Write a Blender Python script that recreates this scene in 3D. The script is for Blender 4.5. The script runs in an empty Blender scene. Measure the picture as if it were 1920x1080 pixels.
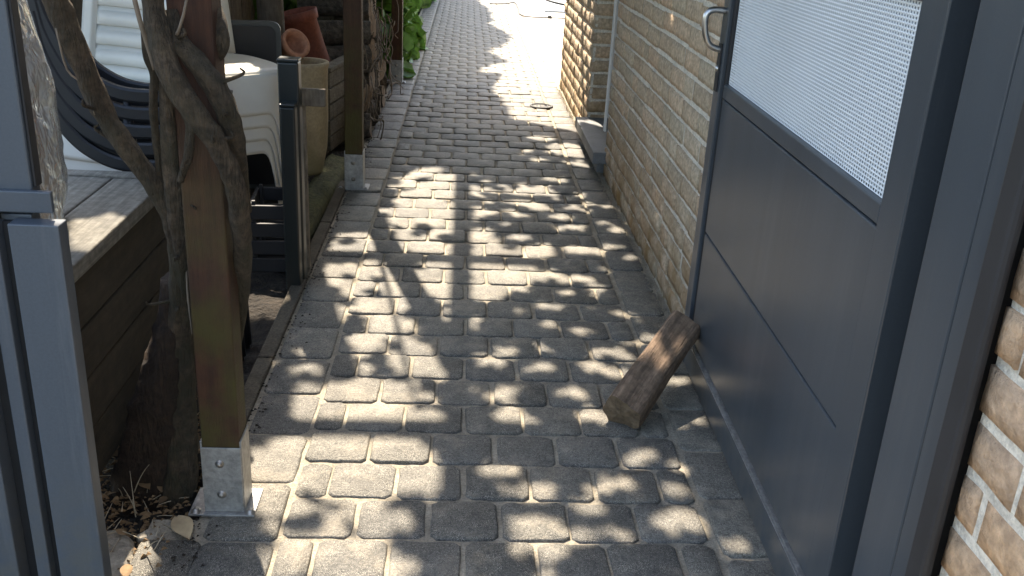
import bpy, bmesh, math, random
import numpy as np
from mathutils import Vector, Matrix, noise
random.seed(7); rng = np.random.default_rng(7)
R = math.radians
SC = bpy.context.scene; COL = SC.collection

# ---------------------------------------------------------------- camera, sky, sun, exposure
PITCH, YAW, ROLL, CAM_H = 0.3813, 0.0625, 0.0548, 1.2369
Fv = Vector((math.sin(YAW)*math.cos(PITCH), math.cos(YAW)*math.cos(PITCH), -math.sin(PITCH)))
Rv = Vector((math.cos(YAW), -math.sin(YAW), 0)); Uv = Rv.cross(Fv)
R2 = Rv*math.cos(ROLL) + Uv*math.sin(ROLL); U2 = -Rv*math.sin(ROLL) + Uv*math.cos(ROLL)
cam_data = bpy.data.cameras.new('camera'); cam = bpy.data.objects.new('camera', cam_data); COL.objects.link(cam)
m = Matrix((R2, U2, -Fv)).transposed().to_4x4(); m.translation = (0, 0, CAM_H); cam.matrix_world = m
cam_data.sensor_width = 36; cam_data.lens = 33.6; cam_data.clip_end = 400; cam_data.clip_start = 0.02
SC.camera = cam
SUN_EL = R(50); SUN_H = Vector((-0.2607, 0.9654, 0))            # horizontal direction towards the sun
to_sun = (SUN_H*math.cos(SUN_EL) + Vector((0, 0, math.sin(SUN_EL)))).normalized()
W = bpy.data.worlds.new('World'); SC.world = W; W.use_nodes = True
nt = W.node_tree; bg = nt.nodes['Background']; sky = nt.nodes.new('ShaderNodeTexSky')
sky.sky_type = 'NISHITA'; sky.sun_disc = False; sky.sun_elevation = SUN_EL
sky.sun_rotation = math.atan2(SUN_H.x, SUN_H.y); sky.air_density = 1.0; sky.dust_density = 1.5; sky.ozone_density = 1.0
nt.links.new(sky.outputs[0], bg.inputs[0]); bg.inputs[1].default_value = 0.15
sun = bpy.data.lights.new('sun', 'SUN'); sun.energy = 3.9; sun.angle = R(0.7); sun.color = (1, 0.925, 0.83)
so = bpy.data.objects.new('sun', sun); COL.objects.link(so); so.rotation_euler = to_sun.to_track_quat('Z', 'Y').to_euler(); so.location = (-1, 5, 8)
SC.view_settings.view_transform = 'Standard'; SC.view_settings.look = 'None'; SC.view_settings.gamma = 1
SC.view_settings.exposure = 2.02
SC.view_settings.use_white_balance = True; SC.view_settings.white_balance_temperature = 7200

# ---------------------------------------------------------------- materials
MATS = {}
def mat(name, col, rough=0.8, var=0.25, scale=6.0, bump=0.3, bscale=60.0, col2=None, metal=0.0, rand=0.0, stretch=None,
        speck=None, stain=None, rand2=None, trans=None, bdist=0.01, spec=0.5, fine=0.0, dust=None, obj=False):
    """procedural principled surface: world-space noise mottling, per-object variation, bump"""
    M = bpy.data.materials.new(name); M.use_nodes = True; t = M.node_tree; N = t.nodes; L = t.links
    b = N['Principled BSDF']; b.inputs['Roughness'].default_value = rough; b.inputs['Metallic'].default_value = metal
    b.inputs['Specular IOR Level'].default_value = spec
    geo = N.new('ShaderNodeTexCoord') if obj else N.new('ShaderNodeNewGeometry'); pos = geo.outputs['Object' if obj else 'Position']
    if stretch:
        mp = N.new('ShaderNodeMapping'); mp.inputs['Scale'].default_value = stretch; L.new(pos, mp.inputs[0]); pos2 = mp.outputs[0]
    else: pos2 = pos
    def noi(sc, det=5, p=pos2, ro=0.6):
        n = N.new('ShaderNodeTexNoise'); n.inputs['Scale'].default_value = sc; n.inputs['Detail'].default_value = det
        n.inputs['Roughness'].default_value = ro; L.new(p, n.inputs['Vector']); return n
    def ramp(src, a, bb, ca, cb):
        r = N.new('ShaderNodeValToRGB'); r.color_ramp.elements[0].position = a; r.color_ramp.elements[1].position = bb
        r.color_ramp.elements[0].color = (*ca, 1); r.color_ramp.elements[1].color = (*cb, 1); L.new(src, r.inputs[0]); return r
    def mix(fac, A, B, mode='MIX'):
        x = N.new('ShaderNodeMix'); x.data_type = 'RGBA'; x.blend_type = mode
        if isinstance(fac, (int, float)): x.inputs[0].default_value = fac
        else: L.new(fac, x.inputs[0])
        for s, v in ((6, A), (7, B)):
            if isinstance(v, tuple): x.inputs[s].default_value = (*v, 1)
            else: L.new(v, x.inputs[s])
        return x.outputs[2]
    n1 = noi(scale)
    lo = tuple(c*(1-var) for c in col); hi = tuple(min(1, c*(1+var)) for c in (col2 or col))
    c = ramp(n1.outputs[0], 0.3, 0.7, lo, hi).outputs[0]
    if rand or rand2:
        oi = N.new('ShaderNodeObjectInfo')
        if rand2:
            rp = N.new('ShaderNodeValToRGB'); rp.color_ramp.interpolation = 'LINEAR'
            els = rp.color_ramp.elements; els[0].color = (*rand2[0], 1); els[1].color = (*rand2[-1], 1)
            for i, cc in enumerate(rand2[1:-1]): e = els.new((i+1)/(len(rand2)-1)); e.color = (*cc, 1)
            L.new(oi.outputs['Random'], rp.inputs[0]); c = mix(0.75, c, rp.outputs[0])
            nn = noi(scale*2.3); c = mix(0.8, c, ramp(nn.outputs[0], 0.3, 0.7, (1-var,)*3, (1.0,)*3).outputs[0], 'MULTIPLY')
        if rand:
            mr = N.new('ShaderNodeMapRange'); mr.inputs[3].default_value = 1-rand; mr.inputs[4].default_value = 1+rand
            ml = N.new('ShaderNodeMath'); ml.operation = 'MULTIPLY'; ml.inputs[1].default_value = 7.13; fr = N.new('ShaderNodeMath'); fr.operation = 'FRACT'
            L.new(oi.outputs['Random'], ml.inputs[0]); L.new(ml.outputs[0], fr.inputs[0]); L.new(fr.outputs[0], mr.inputs[0])
            hs = N.new('ShaderNodeHueSaturation'); L.new(mr.outputs[0], hs.inputs['Value']); L.new(c, hs.inputs['Color']); c = hs.outputs[0]
    if fine:
        nf = noi(bscale*0.8, 3, pos); c = mix(1.0, c, ramp(nf.outputs[0], 0.35, 0.65, (1-fine,)*3, (1+fine*0.3,)*3).outputs[0], 'MULTIPLY')
    if stain:                              # (colour, z0, z1, noise scale): dirt / algae with its own noisy edge
        sc_, z0, z1, ns = stain
        sx = N.new('ShaderNodeSeparateXYZ'); L.new(pos, sx.inputs[0]); n3 = noi(ns, 5, pos)
        mr = N.new('ShaderNodeMapRange'); mr.inputs[1].default_value = z0; mr.inputs[2].default_value = z1
        mr.inputs[3].default_value = 1; mr.inputs[4].default_value = 0; L.new(sx.outputs[2], mr.inputs[0])
        mu = N.new('ShaderNodeMath'); mu.operation = 'MULTIPLY'; L.new(mr.outputs[0], mu.inputs[0])
        L.new(ramp(n3.outputs[0], 0.35, 0.6, (0,)*3, (1,)*3).outputs[0], mu.inputs[1]); c = mix(mu.outputs[0], c, sc_)
    if dust:                               # (colour, scale, threshold) patches of sand rubbed into the surface
        nd = noi(dust[1], 8, pos2, .75); c = mix(ramp(nd.outputs[0], dust[2]-.12, dust[2]+.08, (0,)*3, (.75,)*3).outputs[0], c, dust[0])
    if speck:                              # (colour, scale, threshold) little aggregate grains, doubling as painted sparkles of wet sand
        v = N.new('ShaderNodeTexVoronoi'); v.inputs['Scale'].default_value = speck[1]; L.new(pos, v.inputs['Vector'])
        n4 = noi(speck[1]*0.06, 3, pos)
        sm = N.new('ShaderNodeMath'); sm.operation = 'MULTIPLY'; L.new(n4.outputs[0], sm.inputs[0]); sm.inputs[1].default_value = speck[2]
        ls = N.new('ShaderNodeMath'); ls.operation = 'LESS_THAN'; L.new(v.outputs[0], ls.inputs[0]); L.new(sm.outputs[0], ls.inputs[1])
        c = mix(ls.outputs[0], c, speck[0])
    L.new(c, b.inputs['Base Color'])
    if bump:
        bp = N.new('ShaderNodeBump'); bp.inputs['Strength'].default_value = bump; bp.inputs['Distance'].default_value = bdist
        nb = noi(bscale, 6); L.new(nb.outputs[0], bp.inputs['Height']); L.new(bp.outputs[0], b.inputs['Normal'])
    if trans:
        tr = N.new('ShaderNodeBsdfTranslucent'); L.new(c, tr.inputs[0]); ms = N.new('ShaderNodeMixShader'); ms.inputs[0].default_value = trans
        L.new(b.outputs[0], ms.inputs[1]); L.new(tr.outputs[0], ms.inputs[2]); L.new(ms.outputs[0], N['Material Output'].inputs[0])
    MATS[name] = M; return M

mat('paver', (.166, .155, .134), .63, .34, 11, .8, 190, rand=.26, speck=((.50, .46, .38), 460, .50), fine=.48, bdist=.006, spec=.5, rand2=[(.128, .124, .112), (.19, .175, .145), (.155, .145, .12), (.20, .18, .145)], dust=((.36, .31, .235), 6, .63))
mat('sand', (.39, .34, .26), .95, .3, 14, .8, 260, bdist=.006, fine=.3)
mat('kerb', (.105, .086, .060), .9, .3, 12, .6, 150, fine=.4)
mat('soil', (.035, .026, .018), .95, .5, 14, 1.0, 60, bdist=.03, fine=.5)
mat('brick', (.62, .485, .335), .9, .30, 30, 1.0, 90, rand=.10, fine=.30, bdist=.008, rand2=[(.64, .50, .345), (.69, .50, .335), (.60, .495, .35), (.73, .515, .34), (.66, .55, .40)], stain=((.24, .14, .045), .0, .5, 7))
mat('pier_brick', (.62, .43, .29), .9, .25, 18, 1.0, 60, rand=.12, fine=.3, bdist=.01, rand2=[(.62, .41, .25), (.66, .43, .25), (.58, .40, .26)])
mat('mortar', (.74, .68, .57), .95, .2, 20, .8, 160, fine=.25, bdist=.006, stain=((.26, .19, .09), .0, .3, 9))
mat('anthracite', (.050, .062, .074), .33, .16, 1.3, .03, 300, stretch=(5, 5, .35), spec=.55, fine=.05, dust=((.078, .086, .094), 2.2, .64), stain=((.10, .098, .09), -.02, .22, 28))
mat('anthracite_dark', (.012, .013, .015), .6, .2, 8, 0)
mat('gate_left_paint', (.073, .088, .106), .40, .14, 1.3, .03, 300, stretch=(5, 5, .35), fine=.08, dust=((.13, .145, .16), 3, .66), stain=((.10, .10, .09), 0, .4, 22))
mat('white_mesh', (.70, .735, .755), .6, .04, 4, 0)
mat('steel', (.55, .54, .52), .28, .1, 20, .05, 200, metal=1.0)
mat('galvanised', (.42, .42, .41), .55, .22, 30, .15, 120, metal=.75, fine=.2)
mat('bolt', (.40, .38, .35), .45, .2, 60, .1, 200, metal=.9)
mat('post_wood', (.058, .023, .011), .72, .35, 6, .5, 40, stretch=(14, 14, .8), stain=((.062, .053, .011), .35, .9, 9), fine=.2)
mat('old_wood', (.16, .13, .095), .85, .4, 8, .7, 40, stretch=(10, 10, 1.2), fine=.3, rand=.2)
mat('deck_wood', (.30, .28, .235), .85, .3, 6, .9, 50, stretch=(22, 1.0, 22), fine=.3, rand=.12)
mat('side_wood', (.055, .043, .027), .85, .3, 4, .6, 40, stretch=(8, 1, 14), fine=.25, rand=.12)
mat('box_wood', (.15, .125, .085), .85, .35, 8, .7, 40, stretch=(4, 4, 14), fine=.3, rand=.18)
mat('bark', (.125, .090, .058), .9, .5, 9, 1.0, 80, stretch=(2.6, 2.6, .4), stain=((.062, .054, .030), .5, 1.5, 14), fine=.55, bdist=.03)
mat('bark_dark', (.042, .027, .017), .95, .4, 9, 1.0, 60, stretch=(2, 2, .5), fine=.4, bdist=.02)
mat('log_wood', (.30, .200, .130), .85, .5, 14, 1.0, 60, stretch=(5, 5, .35), fine=.35, bdist=.012, obj=True)
mat('log_bark', (.14, .115, .088), .95, .4, 14, 1.0, 50, fine=.5, bdist=.015)
mat('log_end', (.16, .11, .065), .9, .3, 30, .6, 90, fine=.3)
mat('white_plastic', (.74, .72, .65), .38, .08, 5, .03, 80, rand=.03)
mat('dark_plastic', (.011, .013, .017), .5, .2, 6, .05, 150)
mat('grey_plastic', (.055, .065, .066), .5, .15, 6, .05, 150)
mat('green_metal', (.013, .018, .018), .38, .15, 6, .03, 150)
mat('terracotta', (.26, .075, .045), .75, .2, 10, .2, 80, fine=.2)
mat('clay', (.52, .24, .14), .75, .2, 12, .2, 80, fine=.2)
mat('beige_pot', (.40, .32, .20), .85, .18, 9, .3, 110, fine=.2, stain=((.22, .19, .10), 0, .4, 8))
mat('moss', (.12, .115, .045), .95, .35, 14, 1.0, 80, fine=.4, bdist=.015)
mat('bluestone', (.17, .175, .175), .6, .15, 14, .2, 180, fine=.2)
mat('concrete', (.56, .52, .45), .85, .1, 3, .2, 160, fine=.1)
mat('slab_blue', (.34, .38, .42), .7, .1, 4, .1, 100)
mat('leaf', (.055, .115, .020), .45, .35, 11, 0, col2=(.085, .16, .03), trans=.35)
mat('ivy_leaf', (.060, .13, .022), .4, .4, 14, 0, col2=(.10, .20, .035), trans=.3)
mat('dead_leaf', (.19, .12, .06), .85, .3, 30, .2, 90, rand=.3)
mat('twig', (.20, .16, .12), .9, .3, 20, .3, 120)
mat('straw', (.42, .36, .26), .8, .2, 20, 0)
mat('stone', (.40, .36, .29), .9, .25, 12, .7, 90, fine=.3)
mat('iron', (.03, .028, .026), .6, .3, 30, .3, 120, metal=.3)
mat('rubber', (.02, .02, .022), .6, .2, 10, 0)
mat('door_white', (.62, .62, .60), .45, .06, 6, 0)
mat('window_glass', (.03, .035, .04), .1, .1, 6, 0)
mat('roof_tile', (.12, .07, .05), .8, .3, 6, .4, 30)
def film():
    M = bpy.data.materials.new('plastic_film'); M.use_nodes = True; t = M.node_tree; b = t.nodes['Principled BSDF']
    b.inputs['Base Color'].default_value = (.62, .66, .66, 1); b.inputs['Roughness'].default_value = .18
    b.inputs['Transmission Weight'].default_value = .6; b.inputs['Coat Weight'].default_value = .5
    n = t.nodes.new('ShaderNodeTexNoise'); n.inputs['Scale'].default_value = 14; n.inputs['Detail'].default_value = 2; n.inputs['Distortion'].default_value = .4
    bp = t.nodes.new('ShaderNodeBump'); bp.inputs['Strength'].default_value = .6; bp.inputs['Distance'].default_value = .05
    t.links.new(n.outputs[0], bp.inputs['Height']); t.links.new(bp.outputs[0], b.inputs['Normal']); MATS['plastic_film'] = M
film()

# ---------------------------------------------------------------- mesh helpers
def mk(name, V, Fc, material, parent=None, smooth=False, loc=None, rot=None):
    me = bpy.data.meshes.new(name); me.from_pydata([tuple(v) for v in V], [], Fc); me.validate(); me.update()
    if smooth: me.polygons.foreach_set('use_smooth', [True]*len(me.polygons))
    return link(name, me, material, parent, loc, rot)
def link(name, me, material, parent=None, loc=None, rot=None):
    if material and not me.materials: me.materials.append(MATS[material])
    o = bpy.data.objects.new(name, me); COL.objects.link(o); o.parent = parent
    if loc is not None: o.location = loc
    if rot is not None: o.rotation_euler = rot
    return o
def fast(name, V, Fc, material, parent=None, smooth=False):   # V (n,3), Fc (m,k) numpy
    me = bpy.data.meshes.new(name); n, k = Fc.shape
    me.vertices.add(len(V)); me.vertices.foreach_set('co', V.astype(np.float32).ravel())
    me.loops.add(n*k); me.loops.foreach_set('vertex_index', Fc.astype(np.int32).ravel())
    me.polygons.add(n); me.polygons.foreach_set('loop_start', np.arange(0, n*k, k, dtype=np.int32))
    me.update(calc_edges=True)
    if smooth: me.polygons.foreach_set('use_smooth', [True]*n)
    return link(name, me, material, parent)
def thing(name, label, cat, loc=(0, 0, 0), rz=0, group=None):
    o = bpy.data.objects.new(name, None); COL.objects.link(o); o.location = loc; o.rotation_euler = (0, 0, rz); o.empty_display_size = .1
    return tag(o, label, cat, group)
def tag(o, label, cat, group=None):
    o['label'] = label; o['category'] = cat
    if group: o['group'] = group
    return o
def struct(o): o['kind'] = 'structure'; return o
def stuff(o): o['kind'] = 'stuff'; return o
def box_mesh(name, lo, hi, bev=.004, seg=2):
    bm = bmesh.new(); bmesh.ops.create_cube(bm, size=1)
    lo, hi = Vector(lo), Vector(hi); c, s = (lo+hi)/2, hi-lo
    for v in bm.verts: v.co = Vector((v.co.x*s.x+c.x, v.co.y*s.y+c.y, v.co.z*s.z+c.z))
    if bev: bmesh.ops.bevel(bm, geom=bm.edges[:], offset=min(bev, min(s)*.4), segments=seg, affect='EDGES', profile=.5)
    me = bpy.data.meshes.new(name); bm.to_mesh(me); bm.free(); return me
def box(name, lo, hi, material, parent=None, bev=.004, loc=None, rot=None, seg=2):
    return link(name, box_mesh(name, lo, hi, bev, seg), material, parent, loc, rot)
def spline(P, n=6):
    """Catmull-Rom through points of any dimension"""
    P = [np.array(p, float) for p in P]; Q = [2*P[0]-P[1]]+P+[2*P[-1]-P[-2]]; out = []
    for i in range(1, len(Q)-2):
        for k in range(n):
            t = k/n; a, b, c, d = Q[i-1], Q[i], Q[i+1], Q[i+2]
            out.append(.5*((2*b)+(-a+c)*t+(2*a-5*b+4*c-d)*t*t+(-a+3*b-3*c+d)*t**3))
    out.append(P[-1]); return out
def tube_vf(P, seg=12, rough=0.0, rs=20, off=0, cap=True, twist=0):
    """P: list of (x,y,z,r)"""
    V, Fc = [], []; up = Vector((.3, .9, .2)).normalized(); n = len(P); seed = random.random()*50
    for i, p in enumerate(P):
        c = Vector(p[:3]); a = Vector(P[max(0, i-1)][:3]); b = Vector(P[min(n-1, i+1)][:3]); d = (b-a).normalized()
        u = up.cross(d)
        if u.length < 1e-4: u = Vector((1, 0, 0)).cross(d)
        u.normalize(); w = d.cross(u)
        for k in range(seg):
            an = 2*math.pi*k/seg + twist*i; r = p[3]; dr = u*math.cos(an)+w*math.sin(an)
            if rough: r *= 1 + rough*noise.noise((c+dr*r*1.2)*rs + Vector((seed, 0, 0))) + rough*.6*math.sin(an*3+seed+i*.15)
            V.append(c+dr*r)
    for i in range(n-1):
        for k in range(seg):
            Fc.append((off+i*seg+k, off+i*seg+(k+1) % seg, off+(i+1)*seg+(k+1) % seg, off+(i+1)*seg+k))
    if cap: Fc.append(tuple(off+k for k in range(seg))[::-1]); Fc.append(tuple(off+(n-1)*seg+k for k in range(seg)))
    return V, Fc
def tube(name, P, material, parent=None, seg=12, rough=0, rs=20, n=6, smooth=True, twist=0):
    Q = spline(P, n) if n > 1 else P
    V, Fc = tube_vf(Q, seg, rough, rs, twist=twist); return mk(name, V, Fc, material, parent, smooth)
def multi_tube(name, L, material, parent=None, seg=5, n=4):
    V, Fc = [], []
    for P in L:
        v, f = tube_vf(spline(P, n), seg, off=len(V)); V += v; Fc += f
    return mk(name, V, Fc, material, parent, True)
def lathe(name, prof, material, parent=None, seg=28, loc=(0, 0, 0), rot=None, smooth=True):
    V, Fc = [], []; n = len(prof)
    for r, z in prof:
        for k in range(seg): a = 2*math.pi*k/seg; V.append((r*math.cos(a), r*math.sin(a), z))
    for i in range(n-1):
        for k in range(seg): Fc.append((i*seg+k, i*seg+(k+1) % seg, (i+1)*seg+(k+1) % seg, (i+1)*seg+k))
    o = mk(name, V, Fc, material, parent, smooth, loc, rot); return o

# ---------------------------------------------------------------- ground and path
def sheet(name, x0, x1, y0, y1, z, material, nx=2, ny=2, amp=0, ns=6):
    V = [(x0+(x1-x0)*i/nx, y0+(y1-y0)*j/ny, 0) for j in range(ny+1) for i in range(nx+1)]
    V = [(x, y, z+amp*noise.fractal(Vector((x*ns, y*ns, 0)), 1, 2, 4)) for x, y, _ in V]
    Fc = [(j*(nx+1)+i, j*(nx+1)+i+1, (j+1)*(nx+1)+i+1, (j+1)*(nx+1)+i) for j in range(ny) for i in range(nx)]
    return mk(name, V, Fc, material, smooth=amp > 0)
struct(sheet('ground', -60, 60, -40, 120, -.10, 'soil'))
struct(sheet('soil_bed', -2.6, -.545, 1.2, 9, -.035, 'soil', 60, 220, .028, 7))
path = struct(sheet('paved_path', -.53, .725, -.4, 17, -.0062, 'sand', 40, 500, .0022, 25))
pb = struct(sheet('paving_bed', -.625, -.5302, .4, 1.72, -.0068, 'sand', 6, 60, .002, 25))
def paver_mesh(i, w, d):
    """tumbled paver: uneven rounded outline, chipped chamfer, slightly domed top at z = 0"""
    rs = random.Random(100+i); out = []; c = .0135; hw, hd = w/2, d/2
    def edge(ax, ay, bx, by, n):
        for k in range(n):
            t = k/n; out.append((ax+(bx-ax)*t, ay+(by-ay)*t))
    edge(-hw+c, -hd, hw-c, -hd, 4); edge(hw-c, -hd, hw, -hd+c, 2); edge(hw, -hd+c, hw, hd-c, 3); edge(hw, hd-c, hw-c, hd, 2)
    edge(hw-c, hd, -hw+c, hd, 4); edge(-hw+c, hd, -hw, hd-c, 2); edge(-hw, hd-c, -hw, -hd+c, 3); edge(-hw, -hd+c, -hw+c, -hd, 2)
    out = [(x*(1+rs.uniform(-.030, .010)), y*(1+rs.uniform(-.035, .010))) for x, y in out]; n = len(out)
    V = [(x, y, -.045) for x, y in out]+[(x*.995, y*.995, -.0068+rs.uniform(-.002, .001)) for x, y in out]
    V += [(x*.975, y*.975, -.0016+rs.uniform(-.0014, .0006)) for x, y in out]+[(x*.925, y*.925, rs.uniform(-.0006, .0004)) for x, y in out]+[(0, 0, .0006)]
    Fc = [(r*n+k, r*n+(k+1) % n, (r+1)*n+(k+1) % n, (r+1)*n+k) for r in range(3) for k in range(n)]+[(3*n+k, 3*n+(k+1) % n, 4*n) for k in range(n)]
    me = bpy.data.meshes.new('paver'); me.from_pydata(V, [], Fc); me.update(); me.polygons.foreach_set('use_smooth', [True]*len(me.polygons)); me.materials.append(MATS['paver']); return me
PW, PD, X0, Y0 = .1515, .1451, -.349, 1.6592
full = [paver_mesh(i, PW-.006, PD-.006) for i in range(9)]; half = [paver_mesh(20+i, PW/2-.006, PD-.006) for i in range(4)]
bl = [paver_mesh(30+i, .154, .207) for i in range(5)]; br = [paver_mesh(40+i, .124, .206) for i in range(5)]
spots = []                                  # (x, y, mesh)
for j in range(-4, 105):
    y = Y0+PD*(j+.5); odd = (j+1) % 2
    if odd:
        for k in range(6): spots.append((X0+PW*(k+.5), y, random.choice(full)))
    else:
        spots.append((X0+PW*.25, y, random.choice(half))); spots.append((X0+PW*5.75, y, random.choice(half)))
        for k in range(5): spots.append((X0+PW*(k+1), y, random.choice(full)))
for j in range(-3, 72):
    spots.append((-.430, 1.75+.212*j, random.choice(bl))); spots.append((.634, 1.72+.210*j, random.choice(br)))
for yy in (1.55, 1.34): spots.append((-.566, yy, br[0]))
spots.sort(key=lambda s: s[1])
vis = [s for s in spots if s[1] > 1.50]; near = vis[:300]; rest = vis[300:]+[s for s in spots if s[1] <= 1.50]
for x, y, me in near:
    o = link('paver', me, None, path, (x+random.gauss(0, .0015), y+random.gauss(0, .0015), random.gauss(0, .0016)),
             (random.gauss(0, .007), random.gauss(0, .007), random.choice((0, math.pi))+random.gauss(0, .01)))
V, Fc = [], []
for x, y, me in rest:
    n = len(V); V += [(v.co.x+x, v.co.y+y, v.co.z+random.gauss(0, .0004)) for v in me.vertices]; Fc += [tuple(n+i for i in p.vertices) for p in me.polygons]
stuff(mk('paver', V, Fc, 'paver', path, True))
# kerb on the left, built of lengths
k = thing('edging_kerb', 'narrow brown concrete edging strip between the pavers and the dark soil bed', 'kerb')
for j in range(4): box('kerb_stone', (-.560, 1.86+j*.62, -.06), (-.515, 1.86+j*.62+.612, .008), 'kerb', k, .006)
# bright terrace behind the house
struct(box('terrace', (.722, 7.16, -.06), (9, 30, -.002), 'concrete', bev=0))
struct(box('far_paving', (-9, 15.6, -.06), (.715, 40, -.004), 'concrete', bev=0))
g = tag(box('grey_mat', (1.0, 12.45, .0), (2.6, 15.5, .02), 'slab_blue', bev=.004), 'pale blue grey mat lying flat on the bright terrace', 'mat')
tag(tube('garden_hose', [(1.02, 14.6, .034, .014), (1.10, 13.9, .034, .014), (1.22, 13.4, .034, .014), (1.42, 13.05, .034, .014), (1.7, 12.9, .034, .014), (2.1, 12.95, .034, .014)], 'rubber', seg=8), 'black hose curving across the grey mat on the terrace', 'hose')
dc = thing('drip_line', 'thin dark irrigation line running across the path end onto the terrace', 'pipe')
tube('pipe', [(.318, 13.09, .006, .006), (.514, 13.2, .006, .006), (.665, 13.4, .006, .007), (.675, 12.6, .006, .007), (.694, 11.8, .006, .007), (1.1, 11.74, .008, .007), (1.5, 11.72, .008, .007)], 'rubber', dc, 8, n=3)
box('pipe_joint', (.985, 11.72, .0), (1.03, 11.765, .03), 'rubber', dc, .004)
# round drain cover in the path
d = thing('drain_cover', 'small round dark iron drain cover set into the sunlit pavers', 'drain', (.525, 6.33, .002))
lathe('rim', [(.078, -.01), (.078, .006), (.064, .006), (.064, -.004), (.001, -.004)], 'iron', d, 24)
for i in range(5): box('grate_bar', (-.055+i*.0235, -.05, -.006), (-.047+i*.0235, .05, .003), 'iron', d, .001)

# ---------------------------------------------------------------- brick house, door, step
def brick_mesh(i, L, H=.0610, D=.045):
    """hand-moulded brick, front face towards -X, creased"""
    ny, nz = 7, 3; V, Fc = [], []; sd = Vector((i*3.7, i*1.3, 0))
    for a in range(nz+1):
        for b in range(ny+1):
            y, z = -L/2+L*b/ny, -H/2+H*a/nz; e = (b in (0, ny)) or (a in (0, nz))
            y2 = y+noise.noise(Vector((y*22, z*30, 1))+sd)*.003*(1 if e else .5); z2 = z+noise.noise(Vector((y*22, z*30, 9))+sd)*.003
            V.append((.0022 if e else noise.noise(Vector((y*34, z*60, 4))+sd)*.0036-.0005, y2, z2))
    for a in range(nz):
        for b in range(ny): q = a*(ny+1)+b; Fc.append((q, q+ny+1, q+ny+2, q+1))
    ring = [b for b in range(ny+1)]+[(a*(ny+1)+ny) for a in range(1, nz+1)]+[nz*(ny+1)+b for b in range(ny-1, -1, -1)]+[a*(ny+1) for a in range(nz-1, 0, -1)]
    n = len(V); V += [(D, V[r][1], V[r][2]) for r in ring]
    for q in range(len(ring)): q2 = (q+1) % len(ring); Fc.append((ring[q], ring[q2], n+q2, n+q))
    me = bpy.data.meshes.new('brick'); me.from_pydata(V, [], Fc); me.update(); me.polygons.foreach_set('use_smooth', [True]*len(me.polygons)); return me
stretch = [brick_mesh(i, .212) for i in range(8)]; header = [brick_mesh(20+i, .100) for i in range(5)]; closer = [brick_mesh(40+i, .155) for i in range(4)]
for me in stretch+header+closer: me.materials.append(MATS['brick'])
def lay(parent, x, y0, y1, z0, z1, single_to, course=.0763, sett=stretch, seth=header, setc=closer, single_y=(-9, 99)):
    """courses of bricks on the plane X = x; those below single_to one by one, the rest joined"""
    V, Fc = [], []; j = 0; z = z0+course/2
    while z < z1:
        y = y0 - random.uniform(0, .2); first = True
        while y < y1-.02:
            st, L = (sett, .212) if random.random() < .76 else (seth, .100)
            if first and y < y0:
                y = y0; c = j % 3; st, L = ((seth, .100), (setc, .155), (sett, .212))[c]
            first = False
            sy = 1.0
            if y+L > y1-.03:
                gap = y1-y; st, Ln = (sett, .212) if gap > .17 else (setc, .155) if gap > .12 else (seth, .100); L = gap-.002; sy = L/Ln
                if L < .02: break
            me = random.choice(st); p = (x+random.uniform(-.003, .003), y+L/2, z+random.uniform(-.003, .003))
            if z < single_to and single_y[0] < p[1] < single_y[1]:
                link('brick', me, None, parent, p, (random.gauss(0, .006), 0, random.gauss(0, .008))).scale.y = sy
            else:
                n = len(V); V += [(v.co.x+p[0], v.co.y*sy+p[1], v.co.z+p[2]) for v in me.vertices]; Fc += [tuple(n+i for i in f.vertices) for f in me.polygons]
            y += L+.0125
        z += course; j += 1
    if V: stuff(mk('brick', V, Fc, sett[0].materials[0].name, parent, True))
house = thing('brick_house', 'beige brick house wall with pale mortar and a white framed side door', 'house', (.72, 4, 0)); HX = Vector((.72, 4, 0))
def hbox(name, lo, hi, mt, par=house, bev=0): return box(name, Vector(lo)-HX, Vector(hi)-HX, mt, par, bev)
wn = hbox('wall', (.72, 1.20, -.05), (.955, 4.63, 3.0), 'mortar'); wf = hbox('wall', (.72, 5.42, -.05), (.955, 7.10, 3.0), 'mortar')
hbox('wall', (.722, 4.632, 2.2), (.953, 5.418, 3.0), 'mortar')
hbox('wall', (.96, 1.2, -.05), (6, 7.1, 3.0), 'mortar'); hbox('roof', (.60, 1.1, 3.002), (6.2, 7.3, 3.12), 'roof_tile')
lay(wn, -.0062, 2.42-4, 4.632-4, .0, 2.9, 1.42, single_y=(2.42-4, 99)); lay(wf, -.0065, 5.42-4, 7.105-4, .0, 2.9, 1.36)
# reveals of the door opening: header bricks turned to face the opening
for z in range(28):
    me = random.choice(header)
    o = link('brick', me, None, wf, (.058, 5.414-4, .0382+z*.0763), (0, 0, math.pi/2)); o.scale.y = .88
    o = link('brick', me, None, wn, (.058, 4.636-4, .0382+z*.0763), (0, 0, -math.pi/2)); o.scale.y = .88
door = hbox('door', (.865, 4.70, .14), (.905, 5.352, 2.15), 'door_white', house, .003)
hbox('handle', (.835, 4.76, 1.0), (.863, 4.88, 1.02), 'steel', door, .003)
fr = hbox('door_frame', (.828, 5.345, .135), (.90, 5.405, 2.195), 'door_white', house, .004); hbox('door_frame', (.828, 4.645, .135), (.90, 4.705, 2.195), 'door_white', house, .004)
hbox('door_frame', (.83, 4.708, 2.152), (.90, 5.342, 2.195), 'door_white', house, .004)
hbox('downpipe', (.700, 4.636, .22), (.7125, 4.662, 2.9), 'door_white', house, .003)
st = thing('door_step', 'blue grey stone slab step overhanging the path below the side door', 'step', (.66, 5, 0))
box('slab', (-.012, -.43, .072), (.19, .415, .130), 'bluestone', st, .004)
box('support', (.03, -.30, -.02), (.19, .40, .070), 'bluestone', st, .003)

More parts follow.
